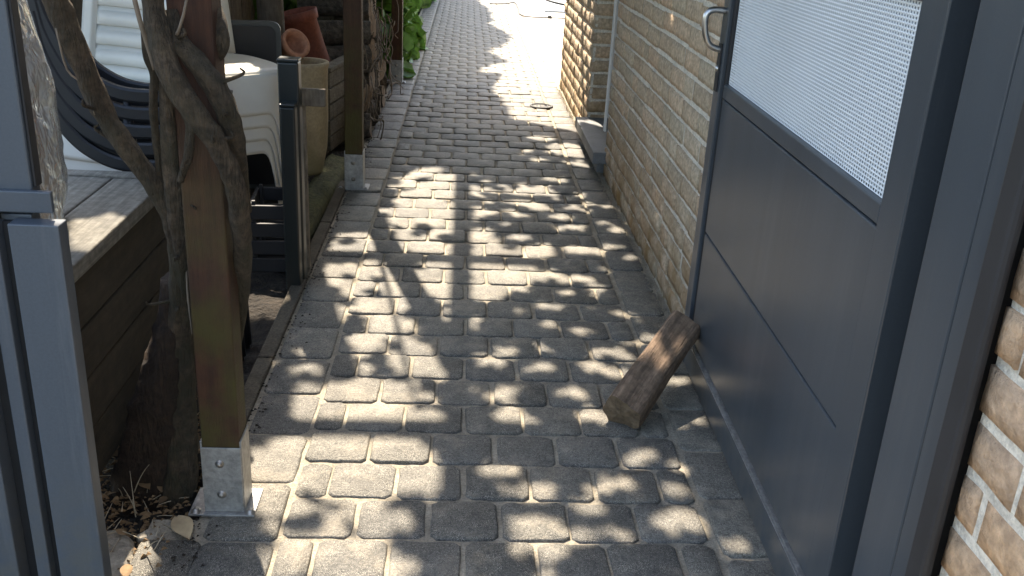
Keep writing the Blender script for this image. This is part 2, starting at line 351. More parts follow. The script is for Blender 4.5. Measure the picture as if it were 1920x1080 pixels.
# ---------------------------------------------------------------- right gate: pier, jamb, open leaf
PX = .644
pier = thing('brick_pier', 'warm orange beige brick gate pier with thick pale mortar beside the dark jamb', 'pier', (PX, .5, 0))
core = box('mortar_core', (0, -1.6, -.05), (.30, .497, 2.2), 'mortar', pier, 0)
ps = [m.copy() for m in stretch[:5]]; ph = [m.copy() for m in header[:4]]; pc = [m.copy() for m in closer[:3]]
for me in ps+ph+pc: me.materials.clear(); me.materials.append(MATS['pier_brick'])
lay(core, -.0052, -.50, .500, 0, 2.1, 1.35, sett=ps, seth=ph, setc=pc)
jm = thing('gate_jamb', 'anthracite metal gate jamb with a fine groove fixed to the brick pier', 'gate post', (PX, 1.14, 0))
box('post', (.002, -.024, 0), (.075, .085, 2.1), 'anthracite', jm, .003); box('post', (.002, -.078, 0), (.075, -.0265, 2.1), 'anthracite', jm, .003)
box('cover_strip', (-.006, -.110, 0), (.06, -.0795, 2.1), 'anthracite_dark', jm, .002)
box('seal', (-.030, -.152, 0), (-.0145, -.1105, 2.1), 'rubber', jm, .006)
box('shadow_gap', (.070, .087, 0), (.078, .215, 2.1), 'rubber', jm, 0)  # black strip painting the shade of the gap between jamb and leaf
LEAF = 1.245
gate = thing('garden_gate', 'anthracite metal garden gate swung open against the wall with white perforated upper panel', 'gate', (.662, 1.335, 0), -math.atan2(.02, LEAF))
# local: y along the leaf from the hinge side, -x faces the path
def gb(name, lo, hi, mt='anthracite', par=gate, bev=.003): return box(name, lo, hi, mt, par, bev)
gb('stile', (0, 0, .004), (.045, .088, 1.9)); fs = gb('stile', (-.004, LEAF-.062, .004), (.045, LEAF, 1.9))
gb('groove_shade', (.006, LEAF-.085, .10), (.03, LEAF-.0625, 1.86), 'anthracite_dark')  # dark strip standing in for shade in the groove beside the stile
gb('rail', (.0015, .0885, .793), (.044, LEAF-.086, .828)); gb('rail', (.0015, .0885, 1.135), (.044, LEAF-.086, 1.17)); gb('rail', (.0015, .0885, 1.84), (.044, LEAF-.086, 1.9))
gb('panel', (.003, .0885, .422), (.04, LEAF-.086, .7885), bev=.004); gb('panel', (.003, .0885, .098), (.04, LEAF-.086, .4185), bev=.004); gb('panel', (.004, .0885, 1.172), (.04, LEAF-.086, 1.838))
gb('bottom_rail', (-.003, .0885, .004), (.044, LEAF-.0625, .082)); gb('trim_strip', (-.0035, .090, .0832), (.01, LEAF-.09, .0846), 'galvanised', bev=.0003); gb('trim_strip', (-.0015, .090, .0900), (.01, LEAF-.09, .0912), 'galvanised', bev=.0003)
# perforated sheet with real holes
def perf(y0, y1, z0, z1, py=.0105, pz=.0072):
    ny, nz = int((y1-y0)/py), int((z1-z0)/pz); py, pz = (y1-y0)/ny, (z1-z0)/nz
    sq = np.array([(-.5, -.5), (0, -.5), (.5, -.5), (.5, 0), (.5, .5), (0, .5), (-.5, .5), (-.5, 0)]); hole = sq*np.array([[.62, .62], [.62, .8], [.62, .62], [.8, .62], [.62, .62], [.62, .8], [.62, .62], [.8, .62]])*.72
    I, J = np.meshgrid(np.arange(ny), np.arange(nz)); cy = y0+(I.ravel()+.5)*py+(J.ravel() % 2)*0; cz = z0+(J.ravel()+.5)*pz; n = len(cy)
    V = np.zeros((n, 16, 3)); V[:, :8, 1] = cy[:, None]+sq[:, 0]*py; V[:, :8, 2] = cz[:, None]+sq[:, 1]*pz; V[:, 8:, 1] = cy[:, None]+hole[:, 0]*py; V[:, 8:, 2] = cz[:, None]+hole[:, 1]*pz; V[:, 8:, 0] = .0012
    fk = np.array([(k, 8+k, 8+(k+1) % 8, (k+1) % 8) for k in range(8)]); Fq = (np.arange(n)*16)[:, None, None]+fk[None]
    V[:, :, 0] += .014
    return V.reshape(-1, 3), Fq.reshape(-1, 4)
V, Fq = perf(.090, LEAF-.0865, .829, 1.134); ms = fast('perforated_panel', V, Fq, 'white_mesh', gate); stuff(ms)
gb('backing_sheet', (.026, .0895, .8295), (.030, LEAF-.0865, 1.1335), 'slab_blue', bev=0)
hd = tube('handle', [(.0, LEAF-.030, 1.008, .0085), (-.035, LEAF-.030, 1.010, .0085), (-.052, LEAF-.030, 1.000, .0085), (-.056, LEAF-.030, .980, .0085), (-.050, LEAF-.030, .945, .0085), (-.034, LEAF-.030, .918, .0085), (0, LEAF-.030, .908, .0085)], 'steel', gate, 14)
lp = gb('lock_plate', (-.0075, LEAF-.045, .80), (-.0045, LEAF-.012, .925), 'anthracite_dark'); lathe('lock_cylinder', [(.001, .006), (.008, .006), (.009, 0), (.009, -.002)], 'steel', lp, 14, (-.0075, LEAF-.028, .86), (0, -math.pi/2, 0))

# wedge of firewood holding the gate open
def log(name, label, a, b, r, flat, mt, seed, group=None, cat='log'):
    """split log from a to b: irregular cross-section with one or two split faces, closed ends"""
    rs = random.Random(seed); a, b = Vector(a), Vector(b); d = (b-a); Ln = d.length; d.normalize(); u = Vector((.2, .1, 1)).cross(d).normalized(); w = d.cross(u)
    seg, n = 26, 16; V, Fc = [], []; sd = Vector((seed*2.1, 0, 0))
    for i in range(n+1):
        t = i/n; c = a+d*Ln*t
        for k in range(seg):
            an = 2*math.pi*k/seg; rr = r
            for fa, fd in flat:
                cs = math.cos(an-fa)
                if cs > 0.05: rr = min(rr, fd*r/cs)
            rr *= 1+.13*noise.noise(Vector((math.cos(an)*2.6, math.sin(an)*2.6, t*1.2))+sd)+.07*noise.noise(Vector((math.cos(an)*9, math.sin(an)*9, t*3))+sd)
            if i in (0, n): rr *= .97
            V.append(c+(u*math.cos(an)+w*math.sin(an))*rr+d*(.012*noise.noise(Vector((an, seed, 0))) if i in (0, n) else 0))
    for i in range(n):
        for k in range(seg): Fc.append((i*seg+k, i*seg+(k+1) % seg, (i+1)*seg+(k+1) % seg, (i+1)*seg+k))
    root = thing(name, label, cat, a, 0, group); Vl = [v-a for v in V]
    qt = Vector((0, 0, 1)).rotation_difference(d); qi = qt.inverted()
    bo = mk('body', [qi @ v for v in Vl], Fc, mt, root, True); bo.rotation_mode = 'QUATERNION'; bo.rotation_quaternion = qt
    for i, s in ((0, -1), (n, 1)):
        ring = [Vl[i*seg+k]*1.0 for k in range(seg)]; c = sum(ring, Vector())/seg
        mid = [(p-c)*.55+c+d*s*.002*rs.random() for p in ring]
        f = [(k, (k+1) % seg, seg+(k+1) % seg, seg+k) for k in range(seg)]+[(seg+k, seg+(k+1) % seg, 2*seg) for k in range(seg)]
        if s < 0: f = [q[::-1] for q in f]
        mk('end_grain', ring+mid+[c+d*s*.003], f, 'log_end', root)
    return root
log('firewood_log', 'split brown firewood log leaning from the pavers to wedge the gate open', (.431, 2.140, .044), (.640, 2.440, .158), .057, ((1.9, .72), (.35, .80)), 'log_wood', 5)

# ---------------------------------------------------------------- left gate post
lg = thing('gate_frame', 'blue grey metal gate frame with keeper plate standing before the wooden deck', 'gate post', (-.65, 1.40, 0))
box('post', (-.20, 0, .770), (.016, .03, 2.1), 'gate_left_paint', lg, .003); box('post', (-.20, 0, 0), (.010, .03, .7685), 'gate_left_paint', lg, .002)
box('keeper_plate', (-.09, -.012, .775), (.047, -.0015, .808), 'gate_left_paint', lg, .002); box('rubber_edge', (.0165, .006, .81), (.0205, .028, 2.08), 'rubber', lg, .001)
box('channel', (-.012, -.034, 0), (.062, -.0015, .764), 'gate_left_paint', lg, .002); box('fin', (-.052, -.030, 0), (-.030, -.0015, .762), 'gate_left_paint', lg, .002)
box('groove_lining', (-.0295, -.010, 0), (-.0125, -.0015, .760), 'anthracite_dark', lg, 0); box('fin', (-.135, -.045, 0), (-.075, -.0015, .756), 'gate_left_paint', lg, .002)
box('groove_lining', (-.0745, -.010, 0), (-.0525, -.0015, .755), 'anthracite_dark', lg, 0)
box('stop_block', (-.13, -.02, .766), (-.028, -.013, .775), 'anthracite_dark', lg, 0)

# ---------------------------------------------------------------- pergola with posts and brackets
perg = thing('timber_pergola', 'reddish brown timber pergola posts on galvanised feet along the left edge of the path', 'pergola', (-.478, 4.2, 0)); PO = Vector((-.478, 4.2, 0))
def screw_head(par, p, r, ax='y'):
    rot = (math.pi/2, 0, 0) if ax == 'y' else (0, 0, 0)
    lathe('bolt', [(r*1.5, 0), (r*1.5, .002), (r, .002), (r, .006), (r*.6, .008), (.0005, .0085)], 'bolt', par, 12, p, rot)
for yb in (1.775, 4.255, 7.015):
    lx, ly = 0, yb-4.2
    p = box('post', (lx-.039, ly-.036, .150), (lx+.039, ly+.036, 2.20), 'post_wood', perg, .004)
    b = box('post_foot', (lx-.041, ly-.0405, .006), (lx+.041, ly-.0365, .162), 'galvanised', p, .001)
    for sgn in (-1, 1): box('post_foot', (lx+sgn*.0405-.002, ly-.036, .006), (lx+sgn*.0405+.002, ly+.036, .175), 'galvanised', p, .001)
    box('foot_plate', (lx-.074, ly-.052, .0005), (lx+.064, ly+.050, .0055), 'galvanised', p, .001)
    screw_head(p, (lx-.003, ly-.041, .125), .0062); screw_head(p, (lx-.003, ly-.041, .050), .0062)
    screw_head(p, (lx-.060, ly-.042, .006), .007, 'z'); screw_head(p, (lx+.054, ly-.042, .006), .007, 'z')
box('beam', (-.030, -3.2, 2.202), (.030, 3.4, 2.30), 'post_wood', perg)
for yy in (-1.6, -.2, 1.05, 3.2): box('rafter', (-1.9, yy-.02, 2.302), (1.05, yy+.02, 2.38), 'post_wood', perg)

# ---------------------------------------------------------------- climbing vine round the first post
STEMS = {
'diag': [(-.707,1.74,1.079,.0218),(-.696,1.74,1.023,.0221),(-.674,1.74,.947,.0206),(-.65,1.75,.856,.0193),(-.613,1.76,.782,.0187),(-.577,1.78,.711,.0182),(-.557,1.79,.651,.0175),(-.554,1.8,.571,.0168),(-.563,1.815,.45,.0183),(-.60,1.86,.2,.024),(-.65,1.88,-.06,.03)],
'front': [(-.521,1.7,1.108,.0187),(-.529,1.7,1.056,.0189),(-.519,1.69,1.006,.0199),(-.499,1.68,.936,.021),(-.467,1.68,.878,.0204),(-.438,1.69,.823,.0189),(-.417,1.71,.757,.0184),(-.413,1.74,.672,.0181),(-.418,1.78,.583,.0177),(-.44,1.835,.459,.0164),(-.468,1.87,.343,.0136)],
'front2': [(-.506,1.72,1.038,.0137),(-.496,1.71,.995,.0165),(-.468,1.7,.962,.0184),(-.433,1.7,.918,.0196),(-.413,1.71,.865,.0199),(-.409,1.73,.812,.0175),(-.414,1.77,.736,.0141),(-.425,1.83,.646,.0147)],
'right': [(-.491,1.84,1.092,.0212),(-.47,1.82,1.048,.0212),(-.446,1.79,1.015,.0211),(-.44,1.77,.981,.0181),(-.462,1.8,.942,.0137),(-.49,1.86,.897,.0122)],
'left_thin': [(-.552,1.72,1.0,.0055),(-.551,1.72,.96,.0065),(-.545,1.73,.926,.0075),(-.555,1.74,.86,.0077),(-.56,1.76,.799,.0069),(-.566,1.78,.722,.0061),(-.573,1.8,.647,.0052)],
'left_mid': [(-.532,1.74,.916,.0104),(-.529,1.74,.868,.0134),(-.533,1.75,.807,.0147),(-.538,1.77,.741,.017),(-.539,1.78,.665,.0194),(-.542,1.8,.571,.021),(-.551,1.82,.46,.0217),(-.566,1.835,.354,.0233),(-.575,1.84,.2,.026),(-.59,1.83,.05,.032),(-.61,1.82,-.06,.038)],
'small': [(-.495,1.72,.859,.0048),(-.486,1.72,.836,.0077),(-.489,1.71,.794,.0077),(-.502,1.72,.761,.0078),(-.514,1.73,.733,.0059)],
'base': [(-.568,1.86,.49,.0373),(-.584,1.86,.369,.0472),(-.617,1.87,.237,.0577),(-.648,1.88,.097,.0689),(-.672,1.88,-.015,.0799),(-.688,1.88,-.087,.0906)]}
vine = thing('climbing_vine', 'gnarled old vine with thick twisting stems wound around the first timber post', 'vine', (-.66, 1.88, 0)); VO = Vector((-.66, 1.88, 0))
def sh(P): return [(p[0]-VO.x, p[1]-VO.y, p[2]-VO.z, p[3]) for p in P]
grow = {'diag': [(-.80,1.80,1.75,.018),(-.74,1.76,1.35,.020)], 'front': [(-.46,1.80,2.15,.014),(-.42,1.76,1.9,.016),(-.48,1.70,1.4,.018)], 'right': [(-.56,1.84,2.15,.013),(-.55,1.86,1.8,.016),(-.53,1.86,1.4,.019)]}
for kx, P in STEMS.items():
    tube('trunk' if kx == 'base' else 'stem', sh(grow.get(kx, [])+P), 'bark_dark' if kx == 'base' else 'bark', vine, 16, .20 if kx != 'base' else .24, 34, 8)
for P in ([(-.558,1.7,1.064,.0045),(-.551,1.7,1.021,.0045),(-.546,1.71,.984,.0046),(-.54,1.72,.937,.0037)], [(-.457,1.66,1.072,.0026),(-.465,1.66,1.042,.0027),(-.478,1.67,1.014,.0027),(-.486,1.685,1.004,.0036)],
   [(-.70,1.72,1.0,.002),(-.69,1.72,.93,.002),(-.665,1.73,.90,.0018),(-.655,1.73,.85,.0015)], [(-.53,1.80,.60,.0022),(-.535,1.79,.5,.0025),(-.53,1.78,.4,.0015)]): multi_tube('twig', [sh(P)], 'twig', vine)

for kx, n_ in (('diag', 4), ('front', 4), ('front2', 3), ('left_mid', 3)):           # broken side shoots
    for _ in range(n_):
        p = random.choice(STEMS[kx][1:-2]); a = random.uniform(0, 6.28); dr = Vector((math.cos(a), -abs(math.sin(a)), random.uniform(-.2, .8))).normalized(); l = random.uniform(.012, .045); q0 = Vector(p[:3])+dr*p[3]*.6
        q1 = q0+dr*(l+p[3]*.4); q2 = q1+Vector((random.uniform(-.01, .01), random.uniform(-.01, .01), .01))
        multi_tube('side_shoot', [sh([(*q0, .0042), (*q1, .003), (*q2, .0016)])], 'bark', vine, 7, 3)
# lit-ground map: where the photograph shows sun on surfaces (metres, measured along the sun's rays down to z = 0);
# the leaf canopy simply has gaps there
LIT = [
 [(-.46,3.6),(-.35,3.62),(-.32,3.54),(-.25,3.14),(-.18,2.78),(-.15,2.62),(-.26,2.61),(-.36,2.76),(-.45,2.93),(-.47,3.12),(-.46,3.24),(-.32,3.27),(-.33,3.33),(-.46,3.33)],
 [(-.32,3.6),(-.27,3.51),(-.17,3.15),(-.12,2.95),(-.18,2.82),(-.22,3.04)],
 [(-.27,3.78),(-.26,4.43),(-.2,4.67),(-.06,4.56),(-.03,4.42),(-.01,2.97),(-.09,3.0),(-.18,3.37)],
 [(.07,3.71),(.13,3.65),(.16,3.46),(.31,3.42),(.31,3.19),(.19,3.06),(.13,2.97),(.07,2.96)],
 [(-.46,2.53),(-.37,2.54),(-.25,2.53),(-.25,2.51),(-.46,2.5)], [(-.45,2.44),(-.28,2.46),(-.22,2.45),(-.22,2.43),(-.28,2.41),(-.45,2.4)],
 [(-.21,2.69),(-.09,2.8),(-.05,2.63),(-.02,2.42),(-.1,2.4),(-.17,2.44),(-.19,2.56)],
 [(-.41,2.32),(-.17,2.37),(-.12,2.23),(-.2,2.11),(-.26,2.0),(-.29,1.94),(-.37,1.9),(-.44,1.85),(-.47,1.94),(-.41,1.99),(-.39,2.1)],
 [(.26,15.38),(.22,12.24),(.33,8.68),(.32,7.54),(.14,6.43),(-.05,5.75),(.02,5.54),(.31,5.92),(.56,5.72),(.70,5.60),(.80,5.30),(.98,4.6),(1.5,4.6),(1.9,16.2)],
 [(-.42,2.33),(-.38,2.35),(-.33,2.13),(-.28,2.11),(-.19,2.04),(-.2,1.94),(-.3,1.91),(-.34,1.86),(-.34,1.75),(-.41,1.74),(-.45,1.86),(-.46,1.93),(-.41,1.98),(-.39,2.08)],
 [(-.44,1.63),(-.38,1.7),(-.31,1.67),(-.22,1.66),(-.09,1.61),(-.07,1.54),(-.29,1.54),(-.35,1.54)], [(-.29,1.92),(-.14,1.93),(-.12,1.81),(-.24,1.8)], [(-.19,2.04),(-.07,2.03),(-.04,1.95),(-.13,1.93)], [(-.28,2.11),(-.15,2.14),(-.13,2.04),(-.24,2.0)],
 [(-.68,1.64),(-.60,1.64),(-.58,1.50),(-.68,1.50)], [(-.56,1.70),(-.53,1.70),(-.52,1.64),(-.54,1.63)]]
KX, KY = -SUN_H.x/math.tan(SUN_EL), SUN_H.y/math.tan(SUN_EL)   # shift of a ray per metre of height
for z_, P_ in ((.54, [(-.84, 2.04), (-.77, 2.12), (-.74, 2.0), (-.76, 1.83)]), (.64, [(-.95, 3.74), (-.86, 3.85), (-.75, 3.59), (-.68, 3.38), (-.86, 3.40)]), (.66, [(-1.15, 3.08), (-1.17, 3.25), (-1.02, 3.21), (-.97, 3.02)]), (.13, [(.68, 5.29), (.70, 5.35), (.80, 5.25), (.78, 5.17)])):
    LIT.append([(x+KX*z_, y-KY*z_) for x, y in P_])
DAP = [(.15,2.32,.02,.02),(.33,2.32,.03,.02),(-.12,2.3,.02,.01),(-.25,2.31,.06,.05),(.16,2.17,.05,.03),(.2,2.12,.05,.02),(-.05,2.15,.07,.03),(-.18,2.19,.08,.05),(-.15,2.0,.08,.05),(-.3,2.02,.06,.05),(-.42,1.95,.05,.07),(-.38,2.01,.05,.06),(-.32,1.87,.04,.05),(-.23,1.85,.07,.05),(-.06,1.87,.07,.05),(.2,1.84,.04,.03),(.12,1.93,.04,.02),(.31,1.79,.03,.02),(.39,1.88,.03,.02),(.55,1.96,.01,.01),(.4,2.19,.02,.02),(.36,2.21,.03,.03),(.55,2.2,.03,.05),(.61,2.11,.02,.03),(.48,2.01,.02,.01),(-.13,1.72,.06,.04),(.19,1.71,.04,.03),(.28,1.68,.02,.02),(.5,1.74,.04,.04),(.34,1.7,.01,.01),(-.24,1.58,.08,.05),(-.34,1.57,.03,.06),(-.15,1.59,.04,.04),(.21,1.62,.03,.02),(.11,2.51,.03,.03),(.25,2.46,.03,.02),(.16,2.57,.02,.02),(-.07,2.45,.06,.06),(.41,2.48,.02,.02),(-.4,1.82,.04,.05),(.31,2.94,.03,.02),(-.03,2.95,.03,.02),(-.01,3.11,.05,.07),(.09,3.03,.05,.09),(.16,3.32,.11,.1),(.3,3.48,.07,.07),(.25,3.64,.04,.03),(.09,3.66,.05,.07),(.44,3.91,.04,.03),(.36,4.04,.06,.04),(.47,3.79,.05,.03),(.34,4.29,.13,.07),(.28,4.12,.08,.03),(.07,4.28,.03,.04),(-.14,4.58,.08,.11),(-.07,4.5,.06,.04),(-.18,4.15,.06,.11),(-.21,3.9,.08,.12),(-.11,3.88,.12,.13),(.58,5.15,.11,.17),(.46,5.41,.08,.07),(.07,5.28,.05,.07),(.47,4.51,.05,.03),(.11,4.55,.05,.04),(.41,3.19,.05,.03),(.49,3.11,.03,.02),(.29,3.21,.05,.05),(.48,3.5,.06,.04),(.66,3.75,.02,.02)]
_r = random.Random(3); EXTRA = []           # small chance gaps all over the canopy
for _ in range(210):
    a = _r.uniform(.004, .022); EXTRA.append((_r.uniform(-.35, .68), _r.uniform(1.4, 5.4), a, a*_r.uniform(.6, 1.6)))
def in_poly(P, poly):
    x, y = P[:, 0], P[:, 1]; ins = np.zeros(len(P), bool); n = len(poly)
    for i in range(n):
        (x1, y1), (x2, y2) = poly[i], poly[i-1]
        c = ((y1 > y) != (y2 > y)) & (x < (x2-x1)*(y-y1)/(y2-y1+1e-12)+x1); ins ^= c
    return ins
def lit_mask(P, grow=.024):
    q = np.zeros(len(P), bool); spray = np.zeros(len(P), bool)
    for poly in LIT:
        if len(P) > 50 and len(poly) > 6:      # sprays of leaves hang into the larger gaps
            w_ = in_poly(P, poly); ix = np.nonzero(w_)[0]
            spray[ix] |= np.array([noise.noise(Vector((P[i, 0]*13, P[i, 1]*10, 3.3))) > .34 for i in ix], bool) & (P[ix, 1] < 5.6)
        for dx, dy in ((0, 0), (grow, 0), (-grow, 0), (0, grow), (0, -grow)): q |= in_poly(P+np.array([dx, dy]), poly)
    q &= ~(spray & (np.arange(len(P)) % 3 > 0))
    for cx, cy, a, b in DAP+EXTRA: q |= ((P[:, 0]-cx)/(a*.8+grow*1.1))**2+((P[:, 1]-cy)/(b*.8+grow*1.1))**2 < 1
    return q
def leaf_cloud(name, C, size, tilt, material, parent, asp=.5, curl=.25):
    """many leaf-shaped faces: six-point blades folded along the midrib"""
    n = len(C); yaw = rng.uniform(0, 2*np.pi, n); ti = rng.normal(0, tilt, n); ro = rng.normal(0, tilt, n); s = size*rng.uniform(.65, 1.35, n)
    base = np.array([(-.5, 0, 0), (-.2, .5*asp, curl*.2), (.15, .46*asp, curl*.2), (.5, 0, 0), (.15, -.46*asp, curl*.2), (-.2, -.5*asp, curl*.2)])
    cy, sy, ct, st_, cr, sr = np.cos(yaw), np.sin(yaw), np.cos(ti), np.sin(ti), np.cos(ro), np.sin(ro)
    X, Y, Z = (base[None, :, i]*s[:, None] for i in range(3))
    Y, Z = Y*cr[:, None]-Z*sr[:, None], Y*sr[:, None]+Z*cr[:, None]; X, Z = X*ct[:, None]+Z*st_[:, None], -X*st_[:, None]+Z*ct[:, None]
    X, Y = X*cy[:, None]-Y*sy[:, None], X*sy[:, None]+Y*cy[:, None]
    V = np.stack([X, Y, Z], 2)+C[:, None, :]
    Fq = (np.arange(n)*6)[:, None, None]+np.array([(0, 1, 2, 3), (0, 3, 4, 5)])[None]
    return fast(name, V.reshape(-1, 3), Fq.reshape(-1, 4), material, parent)
n = 125000
G = np.stack([rng.uniform(-1.35, 1.18, n), rng.uniform(-.5, 7.6, n)], 1); G = G[((G[:, 0] > .5) | (G[:, 1] > 1.05)) & ~lit_mask(G)]
zz = rng.uniform(1.90, 2.30, len(G)); C = np.stack([G[:, 0]-KX*zz, G[:, 1]+KY*zz, zz], 1)
keep = (C[:, 0] < .70); C = C[keep]
G2 = np.stack([rng.uniform(.58, 1.15, 14000), rng.uniform(-.5, 2.1, 14000)], 1); z2 = rng.uniform(1.9, 2.3, 14000)  # extra out-of-view leaves added to keep sun off the gate panel
C2 = np.stack([G2[:, 0]-KX*z2, G2[:, 1]+KY*z2, z2], 1); C = np.concatenate([C, C2[(C2[:, 0] < .70) & ~lit_mask(G2)]])
stuff(leaf_cloud('foliage', C-np.array(VO), .060, .45, 'leaf', vine))
cane_and_caster = []
for i in range(26):
    x = random.uniform(-2.2, .5); y = random.uniform(2.6, 9); z = random.uniform(2.05, 2.20); P = []
    for s in range(5): P.append((x, y, z, .006-.0008*s)); x += random.uniform(-.25, .25); y += random.uniform(.1, .4); z = 2.13+random.uniform(-.1, .1)
    mid = np.array([[p[0]+KX*p[2], p[1]-KY*p[2]] for p in P])
    if not lit_mask(mid).any(): cane_and_caster.append(sh(P))
cane_and_caster.append(sh([(-.63, 4.69, 1.35, .010), (-.60, 4.4, 1.68, .010), (-.571, 4.06, 2.0, .009), (-.56, 3.95, 2.12, .008)]))  # last one is added out of view to cast a thin path shadow
stuff(multi_tube('cane_and_caster', cane_and_caster, 'bark', vine))

# ---------------------------------------------------------------- raised wooden deck
deck = thing('raised_deck', 'raised weathered timber deck with grey top boards and dark plank side', 'deck', (-.75, 1.6, 0)); DO = Vector((-.75, 1.6, 0))
def dbox(name, lo, hi, mt, bev=.004): return box(name, Vector(lo)-DO, Vector(hi)-DO, mt, deck, bev)
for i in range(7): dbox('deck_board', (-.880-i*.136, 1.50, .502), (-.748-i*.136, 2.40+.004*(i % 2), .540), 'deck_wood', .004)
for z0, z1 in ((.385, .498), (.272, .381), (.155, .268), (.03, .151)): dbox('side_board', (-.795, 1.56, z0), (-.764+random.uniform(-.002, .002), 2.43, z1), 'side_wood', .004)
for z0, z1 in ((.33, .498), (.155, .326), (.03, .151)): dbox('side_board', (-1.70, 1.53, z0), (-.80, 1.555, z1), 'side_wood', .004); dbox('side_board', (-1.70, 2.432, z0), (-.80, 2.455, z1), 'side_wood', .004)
dbox('end_board', (-1.70, 2.408, .502), (-.748, 2.458, .543), 'deck_wood')
for x, y in ((-1.6, 1.62), (-.85, 1.62), (-.85, 2.36), (-1.6, 2.36)): dbox('leg', (x-.03, y-.03, -.06), (x+.03, y+.03, .50), 'side_wood')

# ---------------------------------------------------------------- chairs
def grid_shell(name, fn, nu, nv, th, material, parent, smooth=True):
    """two-sided shell of thickness th from fn(u,v) in [0,1]^2"""
    P = [[Vector(fn(i/nu, j/nv)) for i in range(nu+1)] for j in range(nv+1)]; V, Fc = [], []
    def nrm(i, j):
        a = P[j][min(i+1, nu)]-P[j][max(i-1, 0)]; b = P[min(j+1, nv)][i]-P[max(j-1, 0)][i]; return a.cross(b).normalized()
    for s in (0, 1):
        for j in range(nv+1):
            for i in range(nu+1): V.append(P[j][i]-nrm(i, j)*th*s)
    w = nu+1; N = w*(nv+1)
    for j in range(nv):
        for i in range(nu): a = j*w+i; Fc.append((a, a+1, a+w+1, a+w)); Fc.append((N+a, N+a+w, N+a+w+1, N+a+1))
    B = [i for i in range(w)]+[j*w+nu for j in range(1, nv+1)]+[nv*w+i for i in range(nu-1, -1, -1)]+[j*w for j in range(nv-1, 0, -1)]
    for q in range(len(B)): a, b = B[q], B[(q+1) % len(B)]; Fc.append((a, N+a, N+b, b))
    return mk(name, V, Fc, material, parent, smooth)
def sm(x, a, b): t = max(0, min(1, (x-a)/(b-a))); return t*t*(3-2*t)
def copy_tree(o, parent=None):
    c = o.copy(); COL.objects.link(c); c.parent = parent
    for ch in list(o.children): copy_tree(ch, c)
    return c
CURVE = [(-1.096, 1.02), (-1.086, .949), (-1.074, .905), (-1.05, .852), (-1.019, .805), (-.982, .768), (-.927, .738), (-.869, .726), (-.80, .726), (-.70, .728), (-.64, .715)]
def folding_chair(label, loc):
    """dark folding chair: side rails sweep from the seat up into the back, straight legs to the ground"""
    t = thing('folding_chair', label, 'chair', loc, 0, 'dark folding chairs nested beyond the deck')
    for yy in (0, .085):
        V, Fc = [], []; P = spline([(x+.87, z) for x, z in CURVE], 5)
        for q, p in enumerate(P):
            a, b = P[max(0, q-1)], P[min(len(P)-1, q+1)]; d = (b-a)/np.linalg.norm(b-a); nx, nz = -d[1], d[0]
            for k in range(8):
                an = 2*math.pi*(k+.5)/8; cq, sq_ = math.cos(an), math.sin(an); cq, sq_ = math.copysign(abs(cq)**.45, cq), math.copysign(abs(sq_)**.45, sq_); V.append((p[0]+nx*.0185*cq, yy+.012*sq_, p[1]+nz*.0185*cq))
        m_ = len(P)
        for q in range(m_-1):
            for k in range(8): Fc.append((q*8+k, q*8+(k+1) % 8, (q+1)*8+(k+1) % 8, (q+1)*8+k))
        Fc += [tuple(range(8))[::-1], tuple((m_-1)*8+k for k in range(8))]; mk('side_rail', V, Fc, 'dark_plastic', t, False)
    for x in (.21, -.02): 
        for yy in (0.002, .083): tube('leg', [(x, yy, .722, .010), (x+.02, yy, .3, .010), (x+.03, yy, -.02, .010)], 'dark_plastic', t, 8, n=1)
    for x, z in ((-.20, .93), (.05, .722), (.20, .724)): tube('cross_bar', [(x, .004, z, .006), (x, .081, z, .006)], 'dark_plastic', t, 8, n=1)
    return t
ordn = ['lowest', 'lower middle one', 'middle one', 'upper middle one', 'topmost']
proto = None
for i in range(5):
    lab = 'dark folding chair with curved rails, %s of the nested set beyond the deck' % ordn[i]
    if proto is None: proto = folding_chair(lab, (0, 0, 0)); o = proto
    else: o = copy_tree(proto); o['label'] = lab
    o.location = (-.87+.004*i, 2.52+.003*i, -.184+.046*i)
def white_chair(name, label, loc, rz, slats, arms, group=None):
    """monobloc chair: front at -y; slatted or plain back, dished seat with a turned-down lip, tapered channel legs"""
    t = thing(name, label, 'chair', loc, rz, group)
    def outline(ph, k=1.0):
        c, n_ = math.cos(ph), math.sin(ph); r = (abs(c/.238)**3.2+abs(n_/.248)**3.2)**(-1/3.2)
        return r*c*k, r*n_*k-.01
    def seat(u, v):
        x, y = outline(v*2*math.pi, u**.8); e = sm(u, .86, 1.0)
        return (x, y, .440-.016*(1-u*u)*sm(y, -.2, .1)-.016*e*e)
    grid_shell('seat', seat, 14, 56, .004, 'white_plastic', t)
    def skirt(u, v):
        ph = u*2*math.pi; d = min(abs(((ph-a0+math.pi) % (2*math.pi))-math.pi) for a0 in (.81, 2.33, 3.95, 5.47))
        D = .15+.275*math.exp(-(d/.15)**2); x, y = outline(ph, 1.0+.03*v*D/.4)
        return (x, y, .426-D*v)
    grid_shell('skirt', skirt, 144, 10, .004, 'white_plastic', t)
    def back(s, z): return (s*(.205-.02*(z-.4)), .205+.16*(z-.42)+.045*(1-s*s)*.8, z)
    if slats:
        for i in range(6):
            z0 = .475+i*.066
            grid_shell('back_slat', lambda u, v, z0=z0: back((u*2-1)*.86, z0+.050*v), 12, 2, .006, 'white_plastic', t)
        for sx in (-1, 1): grid_shell('back_rail', lambda u, v, sx=sx: back(sx*(.85+.15*u), .43+.46*v), 3, 10, .010, 'white_plastic', t)
        grid_shell('back_rail', lambda u, v: back((u*2-1)*.98, .872+.05*v), 12, 2, .008, 'white_plastic', t)
    else:
        grid_shell('backrest', lambda u, v: back((u*2-1)*(1-.15*v**4), .43+.46*v), 14, 10, .008, 'white_plastic', t)
    return t
